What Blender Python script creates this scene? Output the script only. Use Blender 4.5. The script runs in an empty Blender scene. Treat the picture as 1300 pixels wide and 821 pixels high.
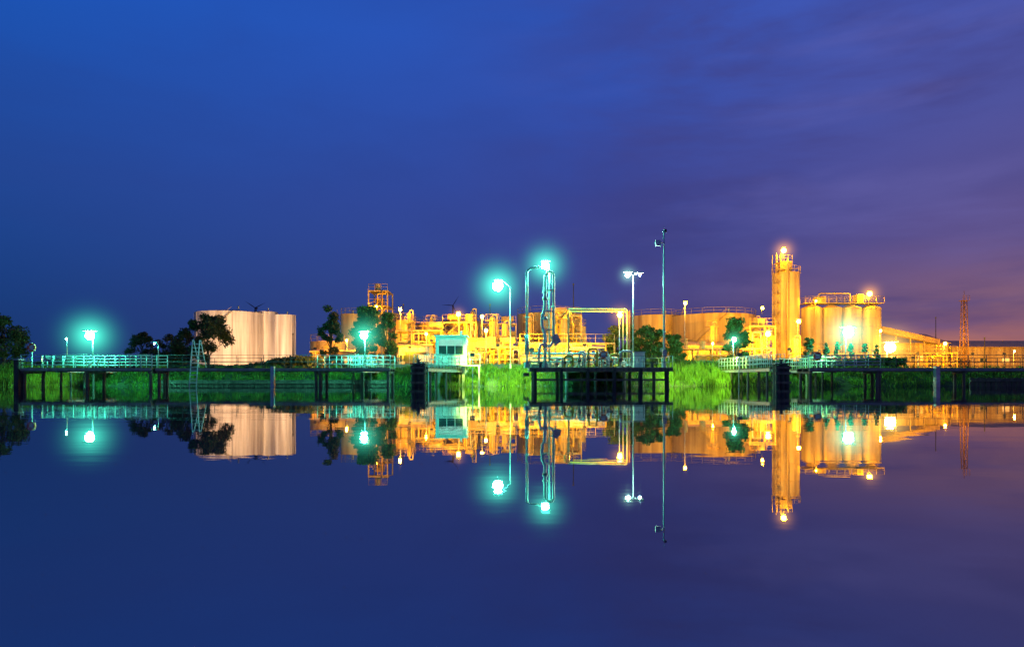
import bpy, math, random, bmesh
import numpy as np
from mathutils import Vector
random.seed(7); rng=np.random.default_rng(7)
scene=bpy.context.scene
scene.view_settings.view_transform='Standard'
scene.view_settings.look='None'
scene.view_settings.exposure=0
F=867.0; H=0.35; HOR=485.5; G=1.7
def X(px,D): return (px-650)*D/F
def Z(py,D): return H+(HOR-py)*D/F

# ------------------------------------------------------------ materials
def M(name,col,rough=.6,metal=0,var=.25,scale=2.0,streak=0,bump=0,trans=0,dirt=None):
    m=bpy.data.materials.new(name); m.use_nodes=True
    nt=m.node_tree; N=nt.nodes; L=nt.links
    p=N['Principled BSDF']; out=N['Material Output']
    tc=N.new('ShaderNodeTexCoord'); mp=N.new('ShaderNodeMapping')
    L.new(tc.outputs['Object'],mp.inputs['Vector'])
    mp.inputs['Scale'].default_value=(scale,scale,scale*(0.06 if streak else 1))
    nz=N.new('ShaderNodeTexNoise'); nz.inputs['Scale'].default_value=1.0; nz.inputs['Detail'].default_value=6
    L.new(mp.outputs[0],nz.inputs['Vector'])
    mr=N.new('ShaderNodeMapRange'); mr.inputs['From Min'].default_value=.3; mr.inputs['From Max'].default_value=.7
    mr.inputs['To Min'].default_value=0; mr.inputs['To Max'].default_value=1
    L.new(nz.outputs['Fac'],mr.inputs['Value'])
    mx=N.new('ShaderNodeMix'); mx.data_type='RGBA'
    lo=dirt if dirt else tuple(c*(1-var) for c in col); hi=tuple(min(1,c*(1+var)) for c in col)
    mx.inputs['A'].default_value=(*lo,1); mx.inputs['B'].default_value=(*hi,1)
    L.new(mr.outputs[0],mx.inputs['Factor'])
    L.new(mx.outputs['Result'],p.inputs['Base Color'])
    p.inputs['Roughness'].default_value=rough; p.inputs['Metallic'].default_value=metal
    if bump:
        b=N.new('ShaderNodeBump'); b.inputs['Strength'].default_value=bump; b.inputs['Distance'].default_value=.05
        L.new(nz.outputs['Fac'],b.inputs['Height']); L.new(b.outputs[0],p.inputs['Normal'])
    if trans:
        t=N.new('ShaderNodeBsdfTranslucent'); L.new(mx.outputs['Result'],t.inputs['Color'])
        ms=N.new('ShaderNodeMixShader'); ms.inputs[0].default_value=trans
        L.new(p.outputs[0],ms.inputs[1]); L.new(t.outputs[0],ms.inputs[2]); L.new(ms.outputs[0],out.inputs['Surface'])
    return m
def E(name,col,s):
    m=bpy.data.materials.new(name); m.use_nodes=True
    p=m.node_tree.nodes['Principled BSDF']
    p.inputs['Base Color'].default_value=(.5,.5,.5,1)
    p.inputs['Emission Color'].default_value=(*col,1); p.inputs['Emission Strength'].default_value=s
    return m
tankw=M('tank_paint_beige',(.60,.53,.46),.55,0,.12,1.2,1,dirt=(.28,.22,.18))
tanky=M('tank_paint_cream',(.52,.41,.18),.5,0,.15,1.0,1,dirt=(.24,.15,.06))
silo=M('silo_cream_paint',(.50,.39,.18),.5,0,.12,1.2,1,dirt=(.25,.16,.07))
steel=M('galvanised_steel',(.36,.37,.38),.45,.5,.25,3)
psteel=M('plant_steelwork',(.34,.25,.12),.6,.1,.4,3)
dsteel=M('dark_steel',(.06,.06,.065),.6,.3,.4,3)
white=M('white_pipe_paint',(.6,.6,.57),.4,0,.15,3)
teal=M('painted_railing',(.45,.55,.52),.45,0,.15,3)
kiosk=M('kiosk_white_cladding',(.58,.60,.57),.5,0,.08,1,1)
yel=M('yellow_safety_paint',(.55,.33,.03),.5,0,.2,3)
red=M('lifebuoy_orange',(.7,.12,.03),.5,0,.1,5)
wood=M('weathered_timber',(.11,.085,.06),.85,0,.45,4,1,bump=.4)
dwood=M('tarred_timber',(.035,.030,.024),.8,0,.5,4,1,bump=.4)
conc=M('concrete',(.24,.22,.19),.85,0,.3,1.5,0,bump=.3)
rust=M('rusty_steel',(.12,.06,.035),.8,.1,.5,3)
grassm=M('grass_blades',(.10,.19,.012),.7,0,.6,.7,0,trans=.35)
groundm=M('soil_and_turf',(.05,.065,.02),.95,0,.5,.4,0,bump=.5)
leafd=M('leaves_dark',(.045,.075,.025),.7,0,.5,.9,0,trans=.25)
leafl=M('leaves_light',(.07,.12,.03),.7,0,.5,.9,0,trans=.3)
bark=M('bark',(.08,.06,.045),.9,0,.4,5,1)
roofm=M('roof_sheeting',(.40,.28,.14),.7,.0,.2,1.5)
brick=M('brick_wall',(.28,.17,.11),.85,0,.3,2)
glass=M('window_glass',(.03,.05,.05),.08,0,.1,2)
winlit=E('lit_window_interior',(.75,1,.8),.55)
winor=E('lit_window_sodium',(1,.4,.06),1.6)

# ------------------------------------------------------------ mesh builder
class B:
    def __init__(s): s.v=[];s.f=[];s.m=[];s.sm=[];s.mats=[]
    def mi(s,m):
        if m not in s.mats: s.mats.append(m)
        return s.mats.index(m)
    def add(s,vs,fs,m,sm=False):
        o=len(s.v); s.v+= [tuple(v) for v in vs]; k=s.mi(m)
        for f in fs: s.f.append(tuple(i+o for i in f)); s.m.append(k); s.sm.append(sm)
    def box(s,x0,x1,y0,y1,z0,z1,m):
        vs=[(x0,y0,z0),(x1,y0,z0),(x1,y1,z0),(x0,y1,z0),(x0,y0,z1),(x1,y0,z1),(x1,y1,z1),(x0,y1,z1)]
        s.add(vs,[(0,3,2,1),(4,5,6,7),(0,1,5,4),(1,2,6,5),(2,3,7,6),(3,0,4,7)],m)
    def obox(s,p,q,w,h,m):
        p=Vector(p);q=Vector(q);d=(q-p).normalized()
        up=Vector((0,0,1)) if abs(d.z)<.95 else Vector((0,1,0))
        a=d.cross(up).normalized()*w/2; b=a.cross(d).normalized()*h/2
        vs=[p-a-b,p+a-b,p+a+b,p-a+b,q-a-b,q+a-b,q+a+b,q-a+b]
        s.add(vs,[(0,1,2,3),(7,6,5,4),(0,4,5,1),(1,5,6,2),(2,6,7,3),(3,7,4,0)],m)
    def cyl(s,x,y,z0,z1,r,m,seg=16,r2=None,cap=True):
        r2=r if r2 is None else r2
        vs=[];fs=[]
        for i in range(seg):
            a=2*math.pi*i/seg; vs.append((x+r*math.cos(a),y+r*math.sin(a),z0)); vs.append((x+r2*math.cos(a),y+r2*math.sin(a),z1))
        for i in range(seg):
            j=(i+1)%seg; fs.append((2*i,2*j,2*j+1,2*i+1))
        s.add(vs,fs,m,True)
        if cap:
            s.add([vs[2*i] for i in range(seg)][::-1],[tuple(range(seg))],m)
            s.add([vs[2*i+1] for i in range(seg)],[tuple(range(seg))],m)
    def tube(s,pts,r,m,seg=8,r2=None):
        pts=[Vector(p) for p in pts]; n=len(pts); vs=[];fs=[]
        pa=None
        for k,p in enumerate(pts):
            d=(pts[min(k+1,n-1)]-pts[max(k-1,0)]).normalized()
            if pa is None:
                ref=Vector((0,0,1)) if abs(d.z)<.9 else Vector((0,1,0)); a=d.cross(ref).normalized()
            else:
                a=(pa-d*pa.dot(d)).normalized()
            pa=a;b=d.cross(a)
            rr=r if r2 is None else r+(r2-r)*k/(n-1)
            for i in range(seg):
                t=2*math.pi*i/seg; vs.append(p+a*rr*math.cos(t)+b*rr*math.sin(t))
        for k in range(n-1):
            for i in range(seg):
                j=(i+1)%seg; fs.append((k*seg+i,k*seg+j,(k+1)*seg+j,(k+1)*seg+i))
        fs.append(tuple(range(seg))[::-1]); fs.append(tuple(range((n-1)*seg,n*seg)))
        s.add(vs,fs,m,True)
    def pipe(s,pts,r,m,bend=None,seg=8,flange=True):
        pts=[Vector(p) for p in pts]; bend=bend or r*2.5
        out=[pts[0]]
        for k in range(1,len(pts)-1):
            a,b,c=pts[k-1],pts[k],pts[k+1]
            bd=min(bend,(a-b).length*.45,(c-b).length*.45)
            u=b+(a-b).normalized()*bd; w=b+(c-b).normalized()*bd
            for t in (0,.25,.5,.75,1): out.append(u*(1-t)**2+b*2*t*(1-t)+w*t*t)
        out.append(pts[-1])
        s.tube(out,r,m,seg)
        if flange:
            for k in range(len(pts)-1):
                L=(pts[k+1]-pts[k]).length
                if L>r*12:
                    d=(pts[k+1]-pts[k]).normalized(); c=pts[k]+d*L*.5
                    s.tube([c-d*r*.5,c+d*r*.5],r*1.7,m,seg)
    def torus(s,c,R,r,m,ax='y',seg=24):
        pts=[]
        for i in range(seg+1):
            a=2*math.pi*i/seg
            if ax=='y': pts.append((c[0]+R*math.cos(a),c[1],c[2]+R*math.sin(a)))
            else: pts.append((c[0]+R*math.cos(a),c[1]+R*math.sin(a),c[2]))
        s.tube(pts,r,m,8)
    def rail(s,p,q,h=1.1,sp=1.5,r=.025,m=None,mid=2,toe=False):
        p=Vector(p);q=Vector(q);L=(q-p).length;n=max(1,int(round(L/sp)))
        for i in range(n+1):
            c=p.lerp(q,i/n); s.tube([c,c+Vector((0,0,h))],r*1.2,m,6)
        for k in range(mid+1):
            z=h*(k+1)/(mid+1); s.tube([p+Vector((0,0,z)),q+Vector((0,0,z))],r,m,6)
    def ladder(s,p,q,w=.45,m=None,r=.03,sp=.3,side=(1,0,0)):
        p=Vector(p);q=Vector(q);sd=Vector(side)*w/2
        s.tube([p-sd,q-sd],r,m,6); s.tube([p+sd,q+sd],r,m,6)
        n=int((q-p).length/sp)
        for i in range(1,n): 
            c=p.lerp(q,i/n); s.tube([c-sd,c+sd],r*.6,m,5)
    def build(s,name,parent=None):
        vs=np.array(s.v); 
        o=Vector(((vs[:,0].min()+vs[:,0].max())/2,(vs[:,1].min()+vs[:,1].max())/2,vs[:,2].min()))
        me=bpy.data.meshes.new(name); me.from_pydata((vs-np.array(o)).tolist(),[],s.f)
        for m in s.mats: me.materials.append(m)
        me.polygons.foreach_set('material_index',s.m); me.polygons.foreach_set('use_smooth',s.sm); me.update()
        ob=bpy.data.objects.new(name,me); scene.collection.objects.link(ob); ob.location=o
        return ob

# ------------------------------------------------------------ lamps
CY=(.08,1.0,.62); SO=(1.0,.40,.004); YW=(1.0,.58,.10); WH=(.45,1.0,.8); WW=(1.0,.62,.32); GR=(.60,1.0,.12)
halo_m={}; bulb_m={}
def halo_mat(col,s):  # glow painted as an emissive volume around a bulb; nothing scatters its light
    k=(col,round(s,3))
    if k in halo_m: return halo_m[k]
    m=bpy.data.materials.new('lamp_glow'); m.use_nodes=True; nt=m.node_tree; N=nt.nodes; L=nt.links
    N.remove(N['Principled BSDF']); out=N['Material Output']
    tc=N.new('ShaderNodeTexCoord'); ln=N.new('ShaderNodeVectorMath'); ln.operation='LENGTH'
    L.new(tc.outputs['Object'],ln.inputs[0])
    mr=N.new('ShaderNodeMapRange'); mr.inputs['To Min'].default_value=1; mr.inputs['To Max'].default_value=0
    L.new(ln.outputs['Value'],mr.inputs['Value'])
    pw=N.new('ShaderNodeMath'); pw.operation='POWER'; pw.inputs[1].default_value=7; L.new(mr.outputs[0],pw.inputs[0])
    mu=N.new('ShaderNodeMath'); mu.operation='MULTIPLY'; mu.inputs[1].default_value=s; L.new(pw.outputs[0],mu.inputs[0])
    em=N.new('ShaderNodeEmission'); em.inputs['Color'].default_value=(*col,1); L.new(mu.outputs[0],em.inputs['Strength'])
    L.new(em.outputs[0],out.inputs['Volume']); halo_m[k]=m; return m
def ball(name,p,r,seg,mat,parent):
    me=bpy.data.meshes.new(name)
    bm=bmesh.new(); bmesh.ops.create_icosphere(bm,subdivisions=seg,radius=1); bm.to_mesh(me); bm.free()
    me.materials.append(mat)
    h=bpy.data.objects.new(name,me); scene.collection.objects.link(h); h.scale=(r,)*3; h.location=p
    h.parent=parent; h.matrix_parent_inverse=parent.matrix_basis.inverted(); return h
def light(p,col,P,r,parent,halo=0,hs=1.0):
    s=P/(4*math.pi**2*r*r); k=(col,round(s,1))
    if k not in bulb_m:
        m=bpy.data.materials.new('glowing_bulb'); m.use_nodes=True; nt=m.node_tree; N=nt.nodes
        N.remove(N['Principled BSDF']); e=N.new('ShaderNodeEmission'); e.inputs[0].default_value=(*col,1); e.inputs[1].default_value=s
        nt.links.new(e.outputs[0],N['Material Output'].inputs[0]); bulb_m[k]=m
    ball('bulb',p,r,1 if r<.18 else 2,bulb_m[k],parent)
    if halo: ball('glow_halo',p,halo,2,halo_mat(col,hs/halo),parent)
def lamp(px,py,D,col,P,r=.2,dx=0,base=G,halo=0,hs=1.0,name='street_lamp',pm=None,pr=.07):
    x=X(px,D);z=Z(py,D);pm=pm or steel
    b=B(); xp=x+dx
    b.cyl(xp,D+.02,base,base+.5,pr*1.6,pm,10)
    if abs(dx)>.05:
        b.tube([(xp,D,base+.5),(xp,D,z-.1)],pr,pm,8,r2=pr*.6)
        n=8; pts=[(xp,D,z-.1)]+[(xp+(x-xp)*t,D,z-.1+(.2+r)*math.sin(t*math.pi/2)) for t in np.linspace(.1,1,n)]
        b.tube(pts,pr*.55,pm,8)
        s=1 if x>xp else -1
        b.box(min(x-s*.45,x+s*.35),max(x-s*.45,x+s*.35),D-.16,D+.16,z+r+.04,z+r+.14,pm)
    else:
        b.tube([(xp,D+r+.08,base+.5),(xp,D+r+.08,z+r+.04)],pr,pm,8,r2=pr*.6)
        b.box(x-r*1.2,x+r*1.2,D-r*1.3,D+r+.16,z+r+.03,z+r+.12,pm)
    o=b.build(name); light((x,D,z),col,P,r,o,halo,hs); return o
def wall_lamp(px,py,D,col,P,r=.18,halo=0,hs=1.0,drop=1.5):
    x=X(px,D);z=Z(py,D);b=B()
    b.tube([(x,D+.3,z-drop),(x,D+.3,z+r+.1)],.05,steel,6); b.box(x-.3,x+.3,D-.15,D+.35,z+r+.03,z+r+.12,steel)
    o=b.build('floodlight_or_added_fill'); light((x,D,z),col,P,r,o,halo,hs)
def fill_flood(px,D,z,base,target,col,P,cone=95):
    # added fill spot in a made-up housing on a post, aimed away from the water
    x=X(px,D);b=B();c=Vector((x,D,z));d=(Vector(target)-c).normalized()
    b.tube([(x,D,base),(x,D,z-.12)],.045,steel,6)
    b.obox(c-d*.28,c-d*.04,.42,.32,dsteel); b.obox(c-d*.04,c-d*.02,.36,.26,white)
    o=b.build('floodlight_or_added_fill')
    ld=bpy.data.lights.new('fill_spot','SPOT');ld.color=col;ld.energy=P;ld.spot_size=math.radians(cone);ld.spot_blend=.8;ld.shadow_soft_size=.08
    l=bpy.data.objects.new('fill_spot',ld);scene.collection.objects.link(l);l.location=c+d*.1;l.rotation_euler=d.to_track_quat('-Z','Y').to_euler()
    l.parent=o;l.matrix_parent_inverse=o.matrix_basis.inverted()

# ------------------------------------------------------------ terrain, water
b=B()
prof=[(64.5,-1.5),(66.5,-.05),(67.3,.35),(69,.95),(71,1.45),(73,G),(80,G),(120,G),(300,G),(5000,G)]
xs=[-5000,-400]+list(np.linspace(-90,90,91))+[400,5000]
vs=[];fs=[]
for i,(y,z) in enumerate(prof):
    for j,x in enumerate(xs):
        jj=0.12*math.sin(x*.7)+.1*math.sin(x*1.9+1) if i in(1,2,3) else 0
        vs.append((x,y+jj*2,z))
n=len(xs)
for i in range(len(prof)-1):
    for j in range(n-1): fs.append((i*n+j,i*n+j+1,(i+1)*n+j+1,(i+1)*n+j))
b.add(vs,fs,groundm,True); b.build('ground')
wm=bpy.data.materials.new('harbour_water'); wm.use_nodes=True; nt=wm.node_tree;N=nt.nodes;L=nt.links
N.remove(N['Principled BSDF']);out=N['Material Output']
gl=N.new('ShaderNodeBsdfGlossy'); gl.inputs['Color'].default_value=(.84,.84,.86,1); gl.inputs['Roughness'].default_value=.008
df=N.new('ShaderNodeBsdfDiffuse'); df.inputs['Color'].default_value=(.09,.08,.09,1)
fr=N.new('ShaderNodeFresnel'); fr.inputs['IOR'].default_value=1.33
mr=N.new('ShaderNodeMapRange'); mr.inputs['To Min'].default_value=.36; mr.inputs['To Max'].default_value=1
ms=N.new('ShaderNodeMixShader')
tc=N.new('ShaderNodeTexCoord'); mp=N.new('ShaderNodeMapping'); mp.inputs['Scale'].default_value=(.35,.9,1)
nz=N.new('ShaderNodeTexNoise'); nz.inputs['Scale'].default_value=1.5; nz.inputs['Detail'].default_value=4
bp=N.new('ShaderNodeBump'); bp.inputs['Strength'].default_value=.08; bp.inputs['Distance'].default_value=.02
L.new(tc.outputs['Object'],mp.inputs[0]);L.new(mp.outputs[0],nz.inputs['Vector']);L.new(nz.outputs['Fac'],bp.inputs['Height'])
L.new(bp.outputs[0],gl.inputs['Normal'])
L.new(fr.outputs[0],mr.inputs['Value']);L.new(mr.outputs[0],ms.inputs[0]);L.new(df.outputs[0],ms.inputs[1]);L.new(gl.outputs[0],ms.inputs[2]);L.new(ms.outputs[0],out.inputs[0])
b=B(); b.add([(-3000,-2000,0),(3000,-2000,0),(3000,68,0),(-3000,68,0)],[(0,1,2,3)],wm); b.build('water')

# ------------------------------------------------------------ grass
def blades(name,n,xr,yr,hr,mat,wd=(.02,.05),hfun=None):
    x=rng.uniform(*xr,n); y=rng.uniform(*yr,n)
    z=np.interp(y,[p[0] for p in prof],[p[1] for p in prof])-.05
    clump=.7+.3*np.sin(x*1.3+np.sin(y*2))*np.sin(x*.37+2)+.25*np.sin(x*3.1+y)
    h=rng.uniform(*hr,n)*np.clip(clump,.35,1.3)
    if hfun is not None: h*=hfun(x)
    w=rng.uniform(*wd,n); a=rng.uniform(0,math.pi,n); lx=rng.normal(0,.22,n)*h; ly=rng.normal(0,.22,n)*h
    ca,sa=np.cos(a)*w,np.sin(a)*w
    V=np.empty((n,5,3))
    V[:,0]=np.c_[x-ca,y-sa,z];V[:,1]=np.c_[x+ca,y+sa,z]
    V[:,2]=np.c_[x+ca*.8+lx*.35,y+sa*.8+ly*.35,z+h*.6];V[:,3]=np.c_[x-ca*.8+lx*.35,y-sa*.8+ly*.35,z+h*.6]
    V[:,4]=np.c_[x+lx,y+ly,z+h]
    i=np.arange(n)*5
    fs=np.c_[i,i+1,i+2,i+3].tolist()+np.c_[i+3,i+2,i+4].tolist()
    me=bpy.data.meshes.new(name); me.from_pydata(V.reshape(-1,3).tolist(),[],fs); me.materials.append(mat)
    o=bpy.data.objects.new(name,me); scene.collection.objects.link(o); return o
def hf(x):
    hh=np.full_like(x,.75)
    hh=np.where((x>-5)&(x<2.5),1.25,hh); hh=np.where((x>15.5)&(x<22.5),1.45,hh); hh=np.where(x<-46,1.3,hh)
    return hh
blades('bank_grass',52000,(-62,62),(66.4,73),(.4,1.0),grassm,hfun=hf)
blades('meadow_grass',10000,(-75,75),(73,84),(.2,.5),grassm,wd=(.03,.06))

# ------------------------------------------------------------ trees
def tree(name,px,pytop,D,wpx,shape='round',mat=leafd,trunk=.25,n=5000,ls=.22,seed=1,base=G):
    r=np.random.default_rng(seed); x0=X(px,D);h=Z(pytop,D)-base;w=wpx*D/F/2
    b=B(); zt=base+h*.92
    tp=[(x0+r.normal(0,.08)*k,D+r.normal(0,.08)*k,base+(zt-base)*k/6) for k in range(7)]
    b.tube(tp,max(.1,h*.022),bark,8,r2=.03)
    z0=base+h*trunk; C=[];R=[]
    nc=26 if shape!='cone' else 34
    for k in range(nc):
        t=r.uniform(0,1)**(.8)
        if shape=='cone': ww=w*(1-t)**.7*.95
        elif shape=='tall': ww=w*(.55+.45*math.sin(math.pi*min(1,t*1.1)))*(1-.45*t)
        else: ww=w*math.sqrt(max(.05,1-(2*t-.9)**2*.8))
        a=r.uniform(0,6.28); q=r.uniform(.35,.9)**.6
        c=(x0+ww*q*math.cos(a),D+ww*q*math.sin(a),z0+(h*(1-trunk))*(.05+.9*t)); C.append(c); R.append(w*r.uniform(.2,.42)*(1 if shape!='cone' else max(.35,1-t)))
        if k%2==0:
            zz=max(base+h*.15,c[2]-h*.18-.3*abs(c[0]-x0))
            b.tube([(x0,D,zz),((x0+c[0])/2,(D+c[1])/2,(zz+c[2])/2+.1*h*.3),c],max(.04,h*.009),bark,5,r2=.015)
    ob=b.build(name)
    C=np.array(C);R=np.array(R); idx=r.integers(0,nc,n)
    d=r.normal(size=(n,3)); d/=np.linalg.norm(d,axis=1)[:,None]; rad=r.uniform(0,1,n)**.45
    P=C[idx]+d*(R[idx]*rad)[:,None]*np.array([1,1,.72])
    P+=r.normal(0,.12,P.shape)*w*.25
    P[:,2]=np.maximum(P[:,2],base+.1)
    u=r.normal(size=(n,3));u/=np.linalg.norm(u,axis=1)[:,None]; v=np.cross(u,r.normal(size=(n,3)));v/=np.linalg.norm(v,axis=1)[:,None]
    s=r.uniform(.5,1.2,n)[:,None]*ls
    V=np.stack([P-u*s,P-v*s*.5,P+u*s,P+v*s*.5],1).reshape(-1,3)-np.array(ob.location)
    me=bpy.data.meshes.new('foliage'); me.from_pydata(V.tolist(),[],np.arange(n*4).reshape(-1,4).tolist()); me.materials.append(mat)
    f=bpy.data.objects.new('foliage',me); scene.collection.objects.link(f); f.parent=ob
tree('broadleaf_tree',5,402,85,62,seed=2,n=6000)
tree('broadleaf_tree',265,394,108,52,seed=3,n=7000,trunk=.12)
tree('broadleaf_tree',238,418,112,40,seed=4,n=4500,trunk=.1)
tree('broadleaf_tree',212,424,118,38,seed=5,n=4000,trunk=.1)
tree('broadleaf_tree',180,422,122,34,seed=6,n=4000,trunk=.1)
tree('poplar_tree',420,387,88,34,'tall',seed=7,n=3600,trunk=.12,ls=.2)
tree('birch_tree',466,388,84,50,'tall',leafl,seed=8,n=6500,trunk=.15,ls=.2)
tree('birch_tree',491,398,86,34,'tall',leafl,seed=9,n=4000,trunk=.15,ls=.2)
tree('willow_tree',788,408,92,48,seed=10,n=5500,trunk=.12,mat=leafl)
tree('willow_tree',826,412,90,46,seed=11,n=5500,trunk=.12,mat=leafl)
tree('willow_tree',855,424,90,30,seed=12,n=3500,trunk=.1,mat=leafl)
tree('birch_tree',934,404,84,38,'tall',leafl,seed=13,n=4500,trunk=.18,ls=.2)
for k,(px,py,w) in enumerate([(1027,428,22),(1049,434,16),(1063,432,16),(1080,434,17),(1098,432,18),(1113,436,15)]):
    tree('cypress_tree',px,py,88,w,'cone' if k!=0 else 'tall',leafd,seed=20+k,n=2600,trunk=.04,ls=.14)
def treeline(name,x0,x1,y,hmax,n,seed):
    r=np.random.default_rng(seed); x=r.uniform(x0,x1,n)
    top=hmax*(.62+.2*np.sin(x*.045+1)+.13*np.sin(x*.17)+.1*np.sin(x*.41+2)); z=G+top*r.uniform(0,1,n)**.6
    P=np.c_[x,y+r.uniform(-6,6,n)*min(1,y/200),z]; u=r.normal(size=(n,3));u/=np.linalg.norm(u,axis=1)[:,None]; v=np.cross(u,r.normal(size=(n,3)));v/=np.linalg.norm(v,axis=1)[:,None]
    s=r.uniform(.5,1.3,n)[:,None]*(1 if y>200 else .35)
    V=np.stack([P-u*s,P-v*s*.6,P+u*s,P+v*s*.6],1).reshape(-1,3)
    me=bpy.data.meshes.new(name); me.from_pydata(V.tolist(),[],np.arange(n*4).reshape(-1,4).tolist()); me.materials.append(leafd)
    o=bpy.data.objects.new(name,me); scene.collection.objects.link(o)
treeline('distant_treeline',-330,330,290,13,26000,5)
treeline('hedge',-75,-20,100,3.2,10000,6)
treeline('hedge',14,46,82,1.7,8000,8)

# ------------------------------------------------------------ tanks
def tank(name,px0,px1,pytop,D,mat,roof=.12,rings=5,rail=True,stair=1,seg=48,ribs=0):
    r=(px1-px0)/2*D/F; x=X((px0+px1)/2,D); y=D+r; zt=Z(pytop,D-0); b=B()
    b.cyl(x,y,G-.1,G+.25,r+.35,conc,seg)
    b.cyl(x,y,G+.25,zt,r,mat,seg,cap=False)
    b.cyl(x,y,zt,zt+max(r*roof,.05),r+.06,mat,seg,r2=.3)
    for k in range(1,rings+1):
        z=G+.25+(zt-G-.25)*k/rings
        b.torus((x,y,z),r+.01,.035,mat,'z',seg)
    for k in range(ribs):
        a=2*math.pi*k/ribs; b.box(x+r*math.cos(a)-.06,x+r*math.cos(a)+.06,y+r*math.sin(a)-.06,y+r*math.sin(a)+.06,G+.25,zt,mat)
    b.cyl(x+r*.3,y-r*.3,zt,zt+r*roof+.5,.18,steel,8)
    if rail:
        n=max(10,int(r*3))
        for i in range(n):
            a=2*math.pi*i/n; b.tube([(x+r*math.cos(a),y+r*math.sin(a),zt),(x+r*math.cos(a),y+r*math.sin(a),zt+1.1)],.03,psteel,5)
        for h in (.55,1.1): b.torus((x,y,zt+h),r,.025,psteel,'z',seg)
    if stair:
        n=int((zt-G)/.28); a0=-math.pi*.95; da=.24/r*stair*1.2
        pts=[];p2=[]
        for i in range(n):
            a=a0+da*i; z=G+.3+i*.28
            c=Vector((x+(r+.4)*math.cos(a),y+(r+.4)*math.sin(a),z)); q=Vector((x+r*math.cos(a),y+r*math.sin(a),z))
            b.obox(q,c,.25,.04,psteel); e=Vector((x+(r+.75)*math.cos(a),y+(r+.75)*math.sin(a),z)); b.obox(c,e,.25,.04,psteel)
            p2.append(e+Vector((0,0,1))); pts.append(e)
            if i%4==0: b.tube([e,e+Vector((0,0,1))],.025,psteel,5)
        if len(pts)>1: b.tube(p2,.03,psteel,5); b.tube(pts,.05,psteel,5)
    b.pipe([(x-r*.3,y-r*.9,G+.8),(x-r*.3,y-r-1.2,G+.8),(x-r*.3,y-r-1.2,G+.35)],.16,mat)
    return b.build(name)
tank('storage_tank',230,322,394,140,tankw,roof=.14,rings=6,rail=False,ribs=16)
tank('storage_tank',318,347,395,146,tankw,rings=6,rail=False,stair=0)
tank('storage_tank',345,371,399,142,tankw,rings=6,rail=False,stair=0,ribs=10)
tank('storage_tank',388,432,433,104,tanky,rings=3)
tank('storage_tank',430,455,398,128,tanky,rings=5)
tank('storage_tank',452,502,396,132,tanky,rings=6)
tank('storage_tank',501,526,406,112,tanky,rings=5)
tank('storage_tank',526,560,410,116,tanky,rings=5)
tank('storage_tank',560,608,406,120,tanky,rings=5)
tank('storage_tank',657,743,396,118,tanky,rings=6)
tank('storage_tank',806,874,399,136,tanky,rings=6)
tank('storage_tank',866,976,397,128,tanky,rings=7)
tank('storage_tank',722,745,414,104,tanky,rings=4)
tank('storage_tank',618,650,436,100,tanky,rings=3)
def silo_ob(name,px0,px1,pytop,D,ladder=True):
    r=(px1-px0)/2*D/F;x=X((px0+px1)/2,D);y=D+r;zt=Z(pytop,D);b=B()
    zb=G+2.5
    for a in range(8):
        t=a*math.pi/4; b.cyl(x+r*.93*math.cos(t),y+r*.93*math.sin(t),G,zb+.3,.12,steel,8)
    b.cyl(x,y,G+.8,zb,.3,silo,24,r2=r*.98); b.cyl(x,y,zb,zt,r,silo,32); b.cyl(x,y,zt,zt+.55,r+.03,silo,32,r2=r*.35)
    k=zb
    while k<zt: b.torus((x,y,k),r+.01,.04,silo,'z',32); k+=1.5
    if ladder:
        b.ladder((x-r*.3,y-r-.15,G),(x-r*.3,y-r-.15,zt+1),.5,psteel)
    return b,x,y,r,zt
b,x,y,r,zt=silo_ob('s',988,1021,345,115)
for a in np.linspace(0,2*math.pi,15)[:-1]: b.tube([(x+r*1.05*math.cos(a),y+r*1.05*math.sin(a),zt),(x+r*1.05*math.cos(a),y+r*1.05*math.sin(a),zt+1.1)],.03,psteel,5)
for h in (.05,.55,1.1): b.torus((x,y,zt+h),r*1.05,.035,psteel,'z',28)
b.box(x-1.5,x+.6,y-1.2,y+1,zt+.5,zt+2.0,silo); b.rail((x-1.5,y-1.2,zt+2),(x+.6,y-1.2,zt+2),1,.7,.03,psteel,1)
xa,xb=X(984,115),X(990,115)
for xx in(xa,xb):
    for yy in (114.6,116.2): b.tube([(xx,yy,G),(xx,yy,Z(322,115))],.07,psteel,6)
zz=G; k=0
while zz<Z(326,115)-1.6:
    z2=zz+1.7
    b.box(xa,xb,114.6,116.2,z2-.04,z2,psteel)
    b.obox((xa if k%2 else xb,114.7,zz),(xb if k%2 else xa,114.7,z2),.05,.12,psteel); b.rail((xa,114.55,z2),(xb,114.55,z2),1,.9,.025,psteel,1)
    zz=z2;k+=1
b.pipe([(x-.8,y-r-.35,G),(x-.8,y-r-.35,zt+1.5),(x-.3,y-r+.6,zt+2.3)],.14,silo)
b.build('silo_tower')
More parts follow.
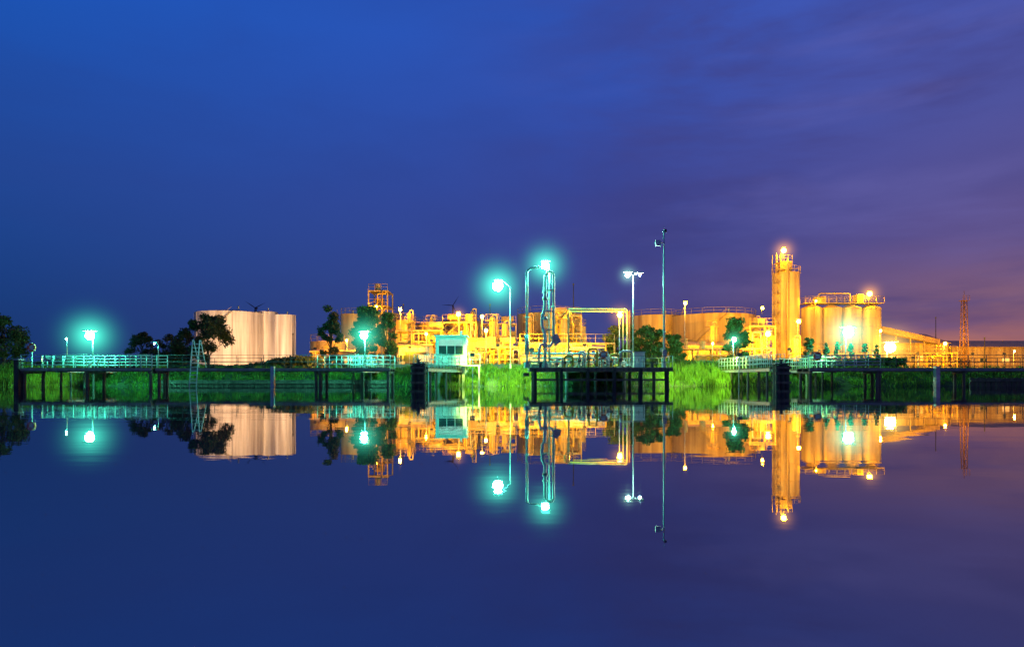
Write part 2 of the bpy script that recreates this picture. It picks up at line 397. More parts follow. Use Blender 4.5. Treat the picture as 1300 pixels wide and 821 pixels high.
for k,(p0,p1,pt) in enumerate([(1023,1049,390),(1049,1074,390),(1074,1099,390),(1099,1124,390)]):
    bb,x,y,r,zt=silo_ob('s',p0,p1,pt,118,k%2==0)
    if k==1:
        x0=X(1023,118);x1=X(1124,118)
        bb.box(x0,x1,118.3,121,zt+.75,zt+.85,psteel)
        for yy in(118.3,121): bb.rail((x0,yy,zt+.85),(x1,yy,zt+.85),1.1,1.4,.035,psteel,2)
        bb.box(X(1040,118),X(1052,118),119,120.5,zt+.85,zt+2.0,silo)
        bb.box(X(1092,118),X(1100,118),119,120.5,zt+.85,zt+2.4,silo)
        bb.pipe([(X(1045,118),119.6,zt+2),(X(1045,118),119.6,zt+2.6),(X(1085,118),119.6,zt+2.6),(X(1085,118),119.6,zt+.7)],.12,silo)
    bb.build('grain_silo')

# ------------------------------------------------------------ steel frames and process plant
def frame(name,px0,px1,D,depth,levels,m=psteel,pipes=True,bay=3.0,stuff=True,seed=0):
    r=random.Random(seed); x0=X(px0,D);x1=X(px1,D);b=B(); n=max(1,round((x1-x0)/bay)); zt=G+levels[-1]
    for i in range(n+1):
        x=x0+(x1-x0)*i/n
        for y in (D,D+depth): b.box(x-.1,x+.1,y-.1,y+.1,G,zt,m)
    for li,l in enumerate(levels):
        z=G+l
        for y in (D,D+depth): b.obox((x0,y,z-.12),(x1,y,z-.12),.14,.2,m)
        for i in range(n+1):
            x=x0+(x1-x0)*i/n; b.obox((x,D+.1,z-.13),(x,D+depth-.1,z-.13),.14,.18,m)
        if stuff: b.box(x0,x1,D+.12,D+depth-.12,z,z+.05,m)
        b.rail((x0,D-.05,z+.0),(x1,D-.05,z+.0),1.1,1.2,.025,yel if li%2==0 else m,1)
        if stuff:
            for q in range(n):
                xx=x0+(x1-x0)*(q+r.uniform(.3,.7))/n; t=r.random(); hh=(levels[li+1]-l-.4) if li+1<len(levels) else 1.6
                if t<.4: b.cyl(xx,D+depth*.5,z+.05,z+.05+hh*r.uniform(.5,.95),r.uniform(.3,.7),silo,14)
                elif t<.65:
                    rr=.45; b.tube([(xx-1,D+depth*.5,z+.9),(xx+1,D+depth*.5,z+.9)],rr,silo,14); b.box(xx-.7,xx-.5,D+depth*.5-.3,D+depth*.5+.3,z+.05,z+.6,m);b.box(xx+.5,xx+.7,D+depth*.5-.3,D+depth*.5+.3,z+.05,z+.6,m)
                elif t<.85: b.box(xx-.6,xx+.6,D+depth*.3,D+depth*.7,z+.05,z+r.uniform(.8,1.5),tanky)
    for i in range(0,n,2):
        xa=x0+(x1-x0)*i/n; xb=x0+(x1-x0)*(i+1)/n; z=G
        for l in levels: b.obox((xa,D+.02,z+.1),(xb,D+.02,G+l-.2),.08,.08,m); z=G+l
    if pipes:
        for k in range(7):
            z=G+r.uniform(.6,levels[-1]-.3); xa=r.uniform(x0,x1); xb=r.uniform(x0,x1); y=D-.3-r.random()*.5
            b.pipe([(xa,y,G+.1),(xa,y,z),(xb,y,z),(xb,y,G+.1 if r.random()<.5 else zt-.2)],r.choice([.07,.1,.14]),r.choice([yel,silo,steel]))
    return b.build(name)
frame('process_structure',468,492,118,5,[4,8,12,14.6],seed=1)
frame('process_structure',503,560,98,4,[2.4,4.6,6.2],seed=2)
frame('process_structure',562,604,101,4,[2.6,5.2,7.6],seed=3)
frame('pipe_rack',604,662,90,3,[1.8,3.4],seed=4)
frame('process_structure',610,655,108,4,[3,5.6,8.0],seed=5)
frame('pipe_rack',660,780,88,3,[2.2,3.8],seed=6,stuff=False)
frame('process_structure',700,738,101,4,[3,6,8.6],seed=7)
frame('pipe_rack',862,982,98,3,[1.8,3.6],seed=8,stuff=True)
frame('process_structure',952,984,106,4,[3,5.5,7.5],seed=9)
frame('pipe_rack',1030,1125,110,3,[2.0,3.4],seed=10,stuff=False)
frame('pipe_rack',1135,1215,120,3,[2.2,4.0],seed=14,stuff=False)
for px,py,D,r in [(520,398,106,.35),(548,404,104,.3),(600,396,108,.35),(625,404,102,.5),(641,412,101,.45),(672,402,104,.4),(716,404,99,.5),(905,412,112,.4),(960,405,112,.45),(1010,430,102,.5)]:
    b=B();x=X(px,D);zt=Z(py,D)
    b.cyl(x,D,G,G+.6,r*1.5,conc,14);b.cyl(x,D,G+.6,zt,r,silo,16);b.cyl(x,D,zt,zt+r*.6,r,silo,16,r2=r*.3)
    for z in np.arange(G+3,zt,2.4):
        b.cyl(x,D,z,z+.06,r+.6,psteel,14)
        for a in np.linspace(0,6.28,9)[:-1]: b.tube([(x+(r+.55)*math.cos(a),D+(r+.55)*math.sin(a),z),(x+(r+.55)*math.cos(a),D+(r+.55)*math.sin(a),z+1)],.02,psteel,5)
        b.torus((x,D,z+1),r+.55,.025,yel,'z',14)
    b.ladder((x,D-r-.1,G),(x,D-r-.1,zt),.4,psteel)
    b.pipe([(x+r+.2,D,G+.5),(x+r+.2,D,zt+.5),(x,D,zt+.5),(x,D,zt)],.09,silo)
    b.build('process_column')
for px,py,D in [(728,362,110),(622,388,112),(1188,404,140),(1250,430,128),(372,425,120),(512,388,114),(648,372,100)]:
    b=B();x=X(px,D);zt=Z(py,D);b.cyl(x,D,G,G+.4,.3,conc,10);b.tube([(x,D,G),(x,D,zt)],.14,dsteel,8,r2=.06)
    b.cyl(x,D,zt-.02,zt+.3,.12,dsteel,8); b.build('vent_stack')
b=B();D=122;x=X(1224,D);zt=Z(382,D)
for sx in(-1,1):
    for sy in(-1,1): b.tube([(x+sx*.55,D+sy*.55,G),(x+sx*.3,D+sy*.3,zt)],.08,rust,6)
n=10
for i in range(n):
    z0=G+(zt-G)*i/n;z1=G+(zt-G)*(i+1)/n;w0=.55-.25*i/n;w1=.55-.25*(i+1)/n
    for sy in(-1,1): b.tube([(x-w0,D+sy*w0,z0),(x+w1,D+sy*w1,z1)],.04,rust,5); b.tube([(x+w0,D+sy*w0,z0),(x-w1,D+sy*w1,z1)],.04,rust,5)
    b.box(x-w1,x+w1,D-w1,D+w1,z1-.05,z1,rust)
b.box(x-.6,x+.6,D-.6,D+.6,zt,zt+.1,rust); b.rail((x-.6,D-.6,zt+.1),(x+.6,D-.6,zt+.1),.8,.6,.03,rust,1); b.tube([(x,D,zt),(x,D,zt+1.8)],.05,rust,6)
b.build('lattice_mast')

# ------------------------------------------------------------ buildings
def shed(name,px0,px1,pye,pyr,D,depth,wall,door=True,wins=6,lit=.4,seed=0):
    r=random.Random(seed);x0=X(px0,D);x1=X(px1,D);ze=Z(pye,D);zr=Z(pyr,D);b=B()
    b.box(x0,x1,D,D+depth,G,ze,wall)
    ym=D+depth/2
    vs=[(x0-.3,D-.4,ze+.02),(x1+.3,D-.4,ze+.02),(x1+.3,ym,zr),(x0-.3,ym,zr),(x0-.3,D+depth+.4,ze+.02),(x1+.3,D+depth+.4,ze+.02)]
    vs+= [(a,c,z+.12) for a,c,z in vs]
    b.add(vs,[(0,3,2,1),(3,4,5,2),(6,7,8,9),(9,8,11,10),(0,1,7,6),(1,2,8,7),(2,5,11,8),(4,10,11,5),(0,6,9,3),(3,9,10,4)],roofm)
    b.add([(x0,D,ze),(x0,D+depth,ze),(x0,ym,zr)],[(0,2,1)],wall); b.add([(x1,D,ze),(x1,D+depth,ze),(x1,ym,zr)],[(0,1,2)],wall)
    n=int((x1-x0)/.9)
    for i in range(n): xx=x0+(x1-x0)*(i+.5)/n; b.box(xx-.05,xx+.05,D-.04,D-.002,G,ze-.05,wall)
    for i in range(wins):
        xx=x0+(x1-x0)*(i+.5)/wins; zz=G+(ze-G)*.55; m=winor if r.random()<lit else glass
        b.box(xx-.75,xx+.75,D-.10,D-.05,zz-.5,zz+.5,white); b.box(xx-.68,xx-.03,D-.13,D-.102,zz-.43,zz+.43,m); b.box(xx+.03,xx+.68,D-.13,D-.102,zz-.43,zz+.43,m)
    if door: b.box(x0+1,x0+4,D-.12,D-.05,G,G+min(3.2,(ze-G)*.8),dsteel)
    b.tube([(x0+.2,D-.15,G),(x0+.2,D-.15,ze)],.06,steel,6)
    return b.build(name)
shed('warehouse',1128,1204,436,421,134,16,tanky,seed=1)
shed('warehouse',1206,1375,441,430,136,16,tanky,seed=2,lit=.2)
shed('plant_building',660,722,438,433,98,6,tanky,wins=5,seed=3,lit=.6)
shed('plant_building',590,618,432,428,96,5,tanky,wins=2,seed=4)
shed('plant_building',875,925,440,433,108,8,brick,wins=5,seed=5)
shed('plant_building',505,545,440,436,92,5,tankw,wins=3,seed=6,lit=.6)
shed('plant_building',396,450,447,443,98,6,brick,wins=4,seed=7,lit=.2)
b=B(); b.box(-20,46,86,86.3,G,G+.9,conc); b.box(-20.1,46.1,85.92,86.38,G+.9,G+1.0,conc)
for x in np.arange(-19,46,3): b.box(x-.15,x+.15,85.85,85.998,G,G+.9,conc)
b.build('bund_wall')
b=B(); p=(X(1118,121),121,Z(418,121));q=(X(1190,132),132,Z(434,132))
b.obox(p,q,1.0,1.0,roofm)
for t in(.25,.5,.75,.97):
    c=Vector(p).lerp(Vector(q),t); b.box(c.x-.1,c.x+.1,c.y-.1,c.y+.1,G,c.z-.5,psteel)
b.build('conveyor_gallery')

# kiosk
b=B();D=66.5;x0=X(553,D);x1=X(592,D);zb=G+.35;zt=Z(427,D)
for xx in (x0+.3,x1-.3):
    for yy in (D+.3,D+2.3): b.box(xx-.12,xx+.12,yy-.12,yy+.12,0,zb,conc)
b.box(x0,x1,D,D+2.6,zb,zt,kiosk); b.box(x0-.12,x1+.12,D-.12,D+2.72,zt,zt+.14,white)
wx0=x0+.3;wx1=x1-.3;wz0=zb+1.0;wz1=zt-.3
b.box(wx0-.06,wx1+.06,D-.05,D-.003,wz0-.06,wz1+.06,white)
b.box(wx0,wx1,D-.065,D-.051,wz0,wz1,glass)
for i in range(4):
    xx=wx0+(wx1-wx0)*i/3; b.box(xx-.03,xx+.03,D-.10,D-.066,wz0,wz1,white)
for z in np.arange(wz0+(wz1-wz0)*.6,wz1,.09): b.box(wx0+.05,wx1-.05,D-.085,D-.068,z,z+.05,winlit)
for q in range(7): b.box(x0+.25+q*.42,x0+.28+q*.42,D-.02,D-.003,zb+.05,zb+.85,dsteel)
b.box(x1+.003,x1+.05,D+.8,D+1.7,zb,zb+2,dsteel)
b.box(x0-.6,x1+1.4,D-1.2,D-.1,zb-.12,zb-.02,steel); b.rail((x0-.6,D-1.2,zb-.02),(x1+1.4,D-1.2,zb-.02),1.05,1,.025,steel,1)
for xx in(x0-.5,x1+1.3): b.box(xx-.08,xx+.08,D-1.2,D-1.04,-.5,zb-.12,steel)
b.cyl(x1-.6,D+1,zt+.14,zt+.6,.12,steel,8)
b.build('control_kiosk')

# ------------------------------------------------------------ jetties
def jetty(xa,xb,y0,y1,rail_m,sp=4.5,rail_sp=1.2,mid=2,z=1.63,rr=.028,back=True,pr=.13):
    b=B(); n=max(1,int((xb-xa)/sp))
    npl=int((xb-xa)/.22)
    for i in range(npl):
        x=xa+(xb-xa)*i/npl; b.box(x+.01,x+.21,y0,y1,z-.07+random.uniform(-.006,.006),z,wood)
    for yy in (y0+.1,y1-.1,(y0+y1)/2): b.box(xa,xb,yy-.07,yy+.07,z-.3,z-.075,wood)
    b.box(xa,xb,y0-.07,y0-.004,z-.26,z-.02,conc)
    for i in range(n+1):
        x=xa+.2+(xb-xa-.4)*i/n
        for yy in (y0+.25,y1-.25):
            b.cyl(x+(.0 if yy<y0+1 else .05),yy,-1.5,z-.3,pr,wood,12)
        b.box(x-.1,x+.1,y0-.02,y1+.02,z-.48,z-.31,wood)
    b.rail((xa,y0+.06,z),(xb,y0+.06,z),1.12,rail_sp,rr,rail_m,mid)
    if back: b.rail((xa,y1-.06,z),(xb,y1-.06,z),1.12,rail_sp,rr,rail_m,mid)
    return b
xl=X(36,60);xm=X(200,60);xr=X(497,60)
b=jetty(xl,xm,59,61.8,teal,sp=5.6,rail_sp=.95,mid=3,rr=.035)
b.box(xl-.35,xl+.05,58.7,59.3,-1.5,2.3,dwood); b.box(xl-.4,xl+.1,58.65,59.35,2.3,2.36,steel)
b.build('timber_jetty')
b=jetty(xm+.02,X(405,60),59.6,61.4,dsteel,sp=7.2,rail_sp=2.2,mid=1,rr=.02,back=False)
b.box(X(350,60)-.15,X(350,60)+.15,59.1,59.5,-1.5,1.75,steel)
b.build('timber_jetty')
b=jetty(X(405,60)+.02,xr,59.3,61.8,teal,sp=5.8,rail_sp=1.0,mid=2,rr=.03); b.build('timber_jetty')
b=jetty(X(1022,60),X(1112,60),59.2,61.8,teal,sp=5.8,rail_sp=1.0,mid=3,rr=.032); b.build('timber_jetty')
b=jetty(X(1112,60)+.02,62,59.6,61.4,dsteel,sp=7,rail_sp=1.6,mid=1,rr=.025,back=False)
b.box(X(1183,60)-.17,X(1183,60)+.17,59.1,59.55,-1.5,1.75,steel)
b.build('timber_jetty')
def bank_boards(xa,xb,h):
    b=B()
    for i in range(int((xb-xa)/.25)):
        x=xa+i*.25; b.box(x+.01,x+.24,65.6+.03*(i%2),65.75,-1.5,h+random.uniform(-.03,.03),wood)
    b.box(xa,xb,65.45,65.58,h-.35,h-.15,wood); b.build('revetment_and_shade_boards')
bank_boards(44,68,.8); bank_boards(-34,-11.5,.6)  # left run is an added dark strip standing in for shade below the jetty
def walkway(name,p,q,w=1.1,m=teal,z0=1.6,z1=1.7):
    b=B();p=Vector((p[0],p[1],z0));q=Vector((q[0],q[1],z1));d=(q-p).normalized();s=Vector((-d.y,d.x,0)).normalized()*w/2
    b.obox(p-Vector((0,0,.06)),q-Vector((0,0,.06)),w,.1,wood)
    for k in(-1,1):
        b.obox(p+s*k*.95-Vector((0,0,.22)),q+s*k*.95-Vector((0,0,.22)),.1,.22,steel)
        b.rail(p+s*k,q+s*k,1.1,1.0,.028,m,2)
    n=3
    for i in range(n):
        c=p.lerp(q,(i+.2)/n)
        for k in(-1,1): b.cyl(c.x+s.x*k*.8,c.y+s.y*k*.8,-1.5,c.z-.3,.1,wood,10)
    b.build(name)
walkway('gangway',(X(534,55.6),55.8),(X(588,69),71),1.2)
walkway('gangway',(X(988,55.6),55.8),(X(928,69),71),1.2)
walkway('gangway',(X(70,61),61.8),(X(70,61),72),1.1,dsteel)
walkway('gangway',(X(450,61),61.8),(X(450,61),72),1.1)
walkway('gangway',(X(1060,61),61.8),(X(1060,61),72),1.1)
for px in(531,993):
    b=B();D=55;x=X(px,D)
    for i in range(3):
        for j in range(2): b.cyl(x-.38+.38*i,D+.3*j*1.6,-1.5,1.75+.05*((i+j)%2),.2,dwood,12)
    for z in(.35,1.1,1.55): b.box(x-.62,x+.62,D-.27,D-.18,z-.1,z+.1,wood); b.box(x-.62,x+.62,D+.66,D+.74,z-.1,z+.1,dwood)
    b.box(x-.6,x+.6,D-.17,D+.65,1.82,1.9,dsteel)
    b.cyl(x,D+.25,1.9,2.15,.13,dsteel,12); b.cyl(x,D+.25,2.15,2.22,.2,dsteel,12)
    b.build('mooring_dolphin')
b=B();b.ladder((X(244,58.8),58.9,.0),(X(252,60),59.55,Z(432,60)),.6,kiosk,.05,.32); b.ladder((X(258,60),59.9,1.65),(X(253,60),59.6,Z(432,60)),.6,kiosk,.04,.32); b.build('ladder')
def buoy(px,py,D,base=1.63):
    b=B();x=X(px,D);z=Z(py,D);b.tube([(x,D+.08,base),(x,D+.08,z+.45)],.04,white,6);b.box(x-.3,x+.3,D+.03,D+.06,z-.3,z+.3,white)
    b.torus((x,D,z),.3,.09,red);
    for a in (.78,2.36,3.93,5.5): b.cyl(x+.3*math.cos(a),D,z+.3*math.sin(a)-.05,z+.3*math.sin(a)+.05,.1,white,8)
    b.build('lifebuoy')
buoy(40,441,59.2);buoy(766,450,59.5,1.65);buoy(1038,452,59.3)
b=B();x0=X(671,61);x1=X(846,61)
b.box(x0,x1,58.5,64.5,1.35,1.65,conc); b.box(x0+.02,x1-.02,58.38,58.498,1.3,1.6,wood)
b.box(x0+.4,x1-.4,58.32,58.5,.5,.68,wood)
for i in range(6):
    x=x0+.5+(x1-x0-1)*i/5
    for yy in(58.8,64): b.cyl(x,yy,-1.5,1.35,.16,wood,12)
    b.box(x-.1,x+.1,58.2,58.3,.0,1.5,dwood)
b.box(x0-.5,x0,58.6,60,.9,1.2,wood)
for s,e in((x0,X(735,58.6)),(X(742,58.6),x1)): b.rail((s,58.6,1.65),(e,58.6,1.65),1.0,1.3,.022,dsteel,1)
b.rail((x0,64.4,1.65),(x1,64.4,1.65),1.0,1.3,.025,steel,1); b.rail((x1,58.6,1.65),(x1,64.4,1.65),1.0,1.3,.025,steel,1)
for px in(686,828): b.cyl(X(px,59),59.1,1.65,2.0,.14,dsteel,12);b.cyl(X(px,59),59.1,2.0,2.1,.22,dsteel,12)
b.box(X(672,61)+.2,X(695,61),62,63.6,1.65,2.0,conc)
b.build('loading_platform')
b=B();b.box(X(720,64),X(800,64),64.5,73,1.35,1.6,conc)
for x in(X(722,64),X(760,64),X(798,64)):
    for y in(66.5,69): b.cyl(x,y,-1,1.35,.16,conc,12)
b.rail((X(800,64),64.5,1.6),(X(800,64),73,1.6),1.05,1.4,.025,steel,1);b.rail((X(720,64),64.5,1.6),(X(720,64),73,1.6),1.05,1.4,.025,steel,1)
b.build('approach_trestle')
D=61
b=B()
def PX(px,py,dy=0): return (X(px,D),D+dy,Z(py,D))
b.cyl(X(669,D),D,1.65,2.2,.3,steel,12)
b.pipe([PX(669,462),PX(669,344),PX(674,340),PX(686,339)],.11,white,bend=.5)
b.tube([PX(669,450),PX(669,425)],.2,steel,10)
b.build('loading_arm')
b=B()
b.cyl(X(692,D),D,1.65,2.1,.35,steel,12)
b.pipe([PX(692,462),PX(692,424),PX(688,414),PX(688,402),PX(692,392),PX(692,350)],.15,white,bend=.4)
b.pipe([PX(703,432,.3),PX(703,346,.3),PX(697,343,.15),PX(692,350)],.12,white,bend=.3)
b.pipe([PX(703,432,.3),PX(699,440,.2),PX(687,436,-.1),PX(684,446,-.2),PX(684,460,-.2)],.13,white,bend=.3)
for py in (368,395,418): b.obox(PX(691,py),PX(704,py,.3),.12,.12,steel)
for py in(380,405,440): b.tube([PX(692,py+1),PX(692,py-3)],.24,steel,10)
b.torus(PX(684,452,-.4),.22,.03,red)
b.obox(PX(703,425,.3),PX(709,436,.4),.4,.6,steel)
b.ladder(PX(696,462,.5),PX(696,345,.5),.35,steel,.02)
b.build('loading_arm')
b=B();r=random.Random(3)
for k in range(9):
    xa=X(706+k*10,61); y=60.2+.35*(k%4); h=.5+.22*(k%5)
    b.pipe([(xa,y,1.66),(xa,y,1.65+h+.3),(xa+.5+.25*(k%3),y,1.65+h+.3),(xa+.5+.25*(k%3),y,1.9),(xa+.5+.25*(k%3),64.3,1.9)],.09+.02*(k%2),[white,yel,steel][k%3],flange=True)
    b.torus((xa,y-.25,1.65+h*.6),.15,.025,red); b.tube([(xa,y-.25,1.65+h*.6),(xa,y,1.65+h*.6)],.025,steel,6)
    b.tube([(xa,y,1.65+h*.5),(xa,y,1.65+h*.75)],.18,dsteel,10)
for z in(2.25,2.6,3.0): b.pipe([(X(676,61),62.6,z),(X(800-30*(z-2.2),61),62.6,z),(X(800-30*(z-2.2),61),62.6,1.7)],.1,white)
for px in(700,725,750,775): b.box(X(px,61)-.06,X(px,61)+.06,62.54,62.66,1.65,3.15,steel)
b.build('pipe_manifold')
b=B();x=X(815,61);b.box(x-.5,x+.5,62.2,62.8,1.65,3.1,kiosk);b.box(x-.46,x-.02,62.16,62.198,1.75,3.0,kiosk);b.box(x+.02,x+.46,62.16,62.198,1.75,3.0,kiosk);b.box(x-.55,x+.55,62.1,62.85,3.1,3.18,steel);b.box(x-.1,x-.05,62.12,62.158,2.3,2.5,dsteel)
b.build('switch_cabinet')
b=B();D=61.5;x=X(756,D)
b.pipe([(x,D,1.65),(x,D,2.7),(x+.6,D,2.9),(x+.6,D,1.65)],.08,red);b.cyl(x,D,2.6,2.9,.14,red,10);b.build('fire_monitor')
b=B();D=74;x0=X(722,D);x1=X(796,D);z=Z(392,D)
for k,dy in enumerate([0,.45]):
    b.pipe([(x0,D+dy+10,z),(x0,D+dy,z),(x1-k*.35,D+dy,z),(x1-k*.35,D+dy,G)],.085,silo)
b.obox((x0,D-.15,z-.3),(x1,D-.15,z-.3),.08,.14,yel)
for x in(x0,x1+.25):
    b.box(x-.06,x+.06,D-.2,D-.08,G,z-.2,rust); b.box(x-.06,x+.06,D+.84,D+.96,G,z-.2,rust)
    b.obox((x,D-.1,z-.32),(x,D+.9,z-.32),.12,.12,rust)
b.build('pipe_bridge')
b=B();D=60;x=X(843,D);zt=Z(294,D)
b.cyl(x,D,1.65,2.2,.2,steel,12);b.tube([(x,D,2.2),(x,D,zt)],.11,white,10,r2=.07);b.obox((x-.6,D,Z(308,D)),(x+.1,D,Z(308,D)),.08,.08,white)
b.box(x-.75,x-.3,D-.14,D+.14,Z(312,D),Z(305,D),white);b.tube([(x-.15,D,zt),(x+.2,D,zt)],.05,steel,6);b.box(x+.02,x+.22,D-.1,D+.1,zt-.05,zt+.2,dsteel);b.tube([(x,D,zt),(x,D,zt+.5)],.015,steel,5)
b.box(x-.18,x+.18,D-.3,D-.12,2.6,3.2,steel)
b.build('camera_mast')
b=B()
for xa,xb in((-60,-12),(3,14),(23,60)):
    b.rail((xa,74,G),(xb,74,G),1.3,2.5,.03,dsteel,2)
b.build('post_and_rail_fence')
for px,py,D,rot in((325,391,640,.45),(575,388,700,1.0)):
    b=B();x=X(px,D);z=Z(py,D);b.cyl(x,D,G,z,1.0,dsteel,12,r2=.6);b.box(x-.6,x+.6,D-2,D+3,z-.6,z+.6,dsteel);b.cyl(x,D-2.6,z-.5,z+.5,.6,dsteel,10)
    for k in range(3):
        a=rot+k*2.094;dx=math.cos(a);dz=math.sin(a);L=12;nx,nz_=-dz,dx
        b.add([(x+nx*.3,D-2.6,z+nz_*.3),(x-nx*.3,D-2.6,z-nz_*.3),(x+dx*L*.3-nx*.45,D-2.7,z+dz*L*.3-nz_*.45),(x+dx*L,D-2.7,z+dz*L),(x+dx*L*.3+nx*.3,D-2.7,z+dz*L*.3+nz_*.3),(x+dx*L*.3,D-3.1,z+dz*L*.3)],[(0,1,5),(1,2,5),(2,3,5),(3,4,5),(4,0,5),(0,4,3,2,1)],dsteel)
    b.build('wind_turbine')

# ------------------------------------------------------------ lit lamps
J=1.63
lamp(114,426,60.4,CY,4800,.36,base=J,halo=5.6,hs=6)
lamp(84,430,76,CY,120,.08)
lamp(196,436,84,CY,200,.09,dx=.5)
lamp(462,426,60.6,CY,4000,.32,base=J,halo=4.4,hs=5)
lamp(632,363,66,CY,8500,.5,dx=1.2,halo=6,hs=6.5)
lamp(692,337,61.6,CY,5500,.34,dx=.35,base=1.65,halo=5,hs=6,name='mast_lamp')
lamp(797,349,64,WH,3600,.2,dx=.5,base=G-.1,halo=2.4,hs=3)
lamp(812,349,64.05,WH,2400,.11,dx=-.62,base=G-.1)
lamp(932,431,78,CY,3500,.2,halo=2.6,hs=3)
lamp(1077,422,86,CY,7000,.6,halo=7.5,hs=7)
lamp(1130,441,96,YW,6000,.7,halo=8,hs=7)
fill_flood(674,62.5,3.3,1.65,(X(638,69),69.5,1.4),GR,6500)  # this and the next five: invented spots added to brighten the bank grass
fill_flood(600,63.5,2.9,-1,(X(612,69),69.5,1.4),GR,4000)
fill_flood(842,62.8,3.3,1.65,(X(880,69),69.5,1.6),GR,7500)
fill_flood(938,64,2.9,-1,(X(915,69),69.5,1.6),GR,5000)
fill_flood(1034,61.6,2.9,1.63,(X(1080,69),69.5,1.0),(.2,1,.3),3500)
fill_flood(60,61.6,2.6,1.63,(X(8,69),70,1.2),(.4,1,.2),3500)
# open sodium lamps
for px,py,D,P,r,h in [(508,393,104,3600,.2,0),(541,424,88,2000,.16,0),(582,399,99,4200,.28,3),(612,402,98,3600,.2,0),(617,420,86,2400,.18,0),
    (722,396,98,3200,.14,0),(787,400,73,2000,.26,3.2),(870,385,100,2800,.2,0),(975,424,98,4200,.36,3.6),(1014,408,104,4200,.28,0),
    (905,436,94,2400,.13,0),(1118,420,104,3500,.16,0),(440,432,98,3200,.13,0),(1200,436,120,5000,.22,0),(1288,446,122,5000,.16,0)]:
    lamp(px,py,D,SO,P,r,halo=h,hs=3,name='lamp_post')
# added sodium-coloured fill spots brightening the plant fronts
for px,D,z,tx,td,tz,P in [(400,94,5,405,104,4,5000),(485,104,6,478,132,9,20000),(520,90,5,520,98,5,6000),(548,92,6,545,116,8,12000),(590,90,6,583,120,8,14000),(632,86,5,635,104,5,7000),(668,86,6,680,118,8,16000),(705,84,5,710,118,8,14000),(742,84,5,735,101,6,8000),
    (820,104,5,840,136,8,26000),(862,104,5,855,136,9,20000),(890,100,6,900,128,8,22000),(925,100,6,925,128,9,22000),(955,96,6,955,128,8,22000),(1002,94,5,1004,115,11,16000),(1004,99,5,1004,115,17,14000),(1040,98,5,1040,118,8,12000),(1078,98,5,1078,118,8,12000),(1108,98,5,1110,118,8,12000),
    (1165,108,5,1165,134,6,20000),(1235,110,5,1235,136,6,20000),(1275,110,5,1280,136,6,20000),(1310,110,5,1315,136,6,16000)]:
    fill_flood(px,D,z,G,(X(tx,td),td,tz),SO,P*.75,120)
for px,tx in((262,262),(300,300),(345,345)): fill_flood(px,122,3.5,G,(X(tx,140),140,9),WW,17000,120)  # added warm fill spots brightening the left tanks
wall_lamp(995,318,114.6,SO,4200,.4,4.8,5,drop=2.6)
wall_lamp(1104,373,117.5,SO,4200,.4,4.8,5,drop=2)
wall_lamp(968,391,123,SO,2400,.22,0,1.2,drop=1)
wall_lamp(1036,382,117,SO,2000,.14,0,1,drop=1)
wall_lamp(478,389,117.5,SO,2000,.14,0,1,drop=1)

# ------------------------------------------------------------ sky
w=bpy.data.worlds.new('World'); scene.world=w; w.use_nodes=True; nt=w.node_tree;N=nt.nodes;L=nt.links
bg=N['Background']; tc=N.new('ShaderNodeTexCoord'); sp=N.new('ShaderNodeSeparateXYZ'); L.new(tc.outputs['Generated'],sp.inputs[0])
def s2l(c): return tuple(((v/255)/12.92 if v/255<=.04045 else (((v/255)+.055)/1.055)**2.4) for v in c)
def ramp(stops):
    r=N.new('ShaderNodeValToRGB'); cr=r.color_ramp
    cr.elements[0].position=stops[0][0];cr.elements[0].color=(*s2l(stops[0][1]),1);cr.elements[1].position=stops[-1][0];cr.elements[1].color=(*s2l(stops[-1][1]),1)
    for p,c in stops[1:-1]:
        e=cr.elements.new(p);e.color=(*s2l(c),1)
    L.new(sp.outputs['Z'],r.inputs[0]); return r
rl=ramp([(0,(16,52,102)),(.1,(24,60,124)),(.25,(32,72,152)),(.45,(24,84,182)),(1,(10,48,126))])
rc=ramp([(0,(68,72,128)),(.08,(60,70,136)),(.25,(56,72,154)),(.45,(48,84,182)),(1,(16,48,126))])
rr=ramp([(0,(232,142,80)),(.04,(196,120,92)),(.09,(136,96,116)),(.18,(94,80,136)),(.32,(80,84,158)),(.48,(74,92,184)),(1,(24,48,126))])
def mapr(o,a,b_,smooth=True):
    m=N.new('ShaderNodeMapRange');m.interpolation_type='SMOOTHSTEP' if smooth else 'LINEAR';m.inputs['From Min'].default_value=a;m.inputs['From Max'].default_value=b_;L.new(o,m.inputs['Value']);return m.outputs[0]
def mix(f,a,b_,t='MIX'):
    m=N.new('ShaderNodeMix');m.data_type='RGBA';m.blend_type=t
    if isinstance(f,float): m.inputs['Factor'].default_value=f
    else: L.new(f,m.inputs['Factor'])
    L.new(a,m.inputs['A']);L.new(b_,m.inputs['B']) if not isinstance(b_,tuple) else setattr(m.inputs['B'],'default_value',(*b_,1));return m.outputs['Result']
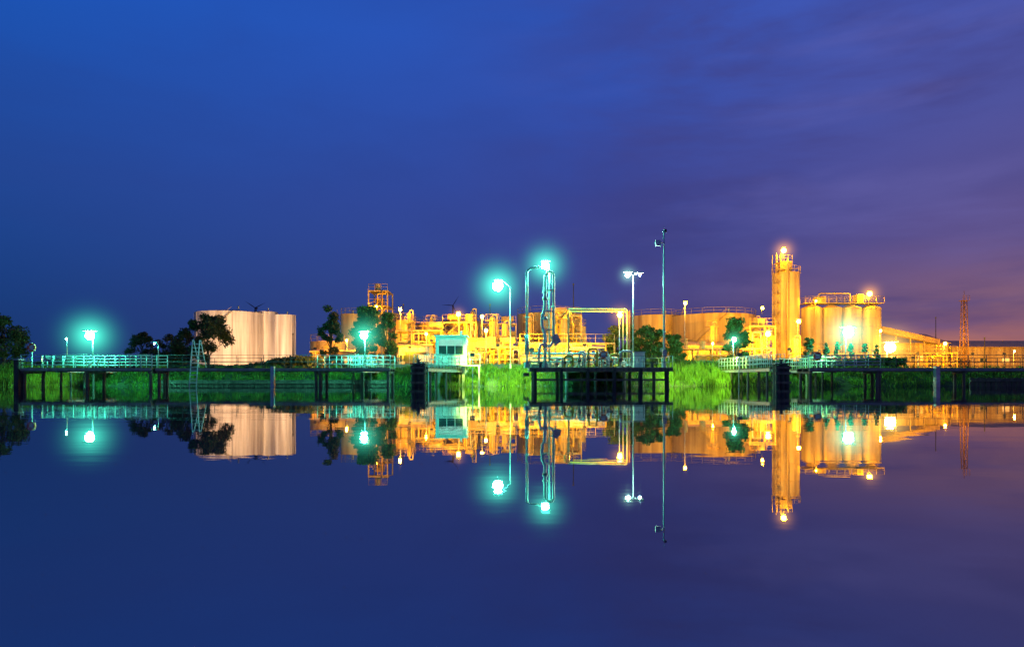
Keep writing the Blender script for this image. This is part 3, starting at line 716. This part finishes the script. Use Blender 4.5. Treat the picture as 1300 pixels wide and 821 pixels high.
def mul(a,b_):
    m=N.new('ShaderNodeMath');m.operation='MULTIPLY';L.new(a,m.inputs[0])
    if isinstance(b_,float): m.inputs[1].default_value=b_
    else: L.new(b_,m.inputs[1])
    return m.outputs[0]
c1=mix(mapr(sp.outputs['X'],-.6,.1,False),rl.outputs[0],rc.outputs[0])
c2=mix(mapr(sp.outputs['X'],.12,.58,False),c1,rr.outputs[0])
def cloud(scale,rot,off,lo,hi):
    mp=N.new('ShaderNodeMapping');mp.inputs['Scale'].default_value=scale;mp.inputs['Rotation'].default_value=(0,math.radians(rot),0);mp.inputs['Location'].default_value=off;L.new(tc.outputs['Generated'],mp.inputs[0])
    nz=N.new('ShaderNodeTexNoise');nz.inputs['Scale'].default_value=1.6;nz.inputs['Detail'].default_value=6;nz.inputs['Roughness'].default_value=.55;nz.inputs['Distortion'].default_value=.3;L.new(mp.outputs[0],nz.inputs['Vector'])
    return mapr(nz.outputs['Fac'],lo,hi)
side=mapr(sp.outputs['X'],-.15,.4)
c3=mix(mul(mul(cloud((1.3,1.3,5.5),12,(0,0,0),.40,.62),side),.75),c2,s2l((66,60,120)))
c3=mix(mul(mul(cloud((1.2,1.2,7),14,(3,1,2),.48,.72),side),.28),c3,s2l((112,108,180)))
c3=mix(mul(cloud((1.2,1.2,4),5,(7,4,2),.4,.7),.2),c3,s2l((40,52,116)))
sky=N.new('ShaderNodeTexSky');sky.sky_type='NISHITA';sky.sun_disc=False;sky.sun_elevation=math.radians(-3);sky.sun_rotation=math.radians(50)
c4=mix(.01,c3,sky.outputs[0],'ADD')
L.new(c4,bg.inputs[0]);bg.inputs[1].default_value=1.0

# ------------------------------------------------------------ camera
cd=bpy.data.cameras.new('camera');cam=bpy.data.objects.new('camera',cd);scene.collection.objects.link(cam)
cd.sensor_width=36;cd.lens=F/1300*36;cd.clip_end=8000;cd.clip_start=.05
cam.location=(0,0,H);cam.rotation_euler=(math.radians(90),0,0);cd.shift_y=(HOR-410.5)/1300
scene.camera=cam
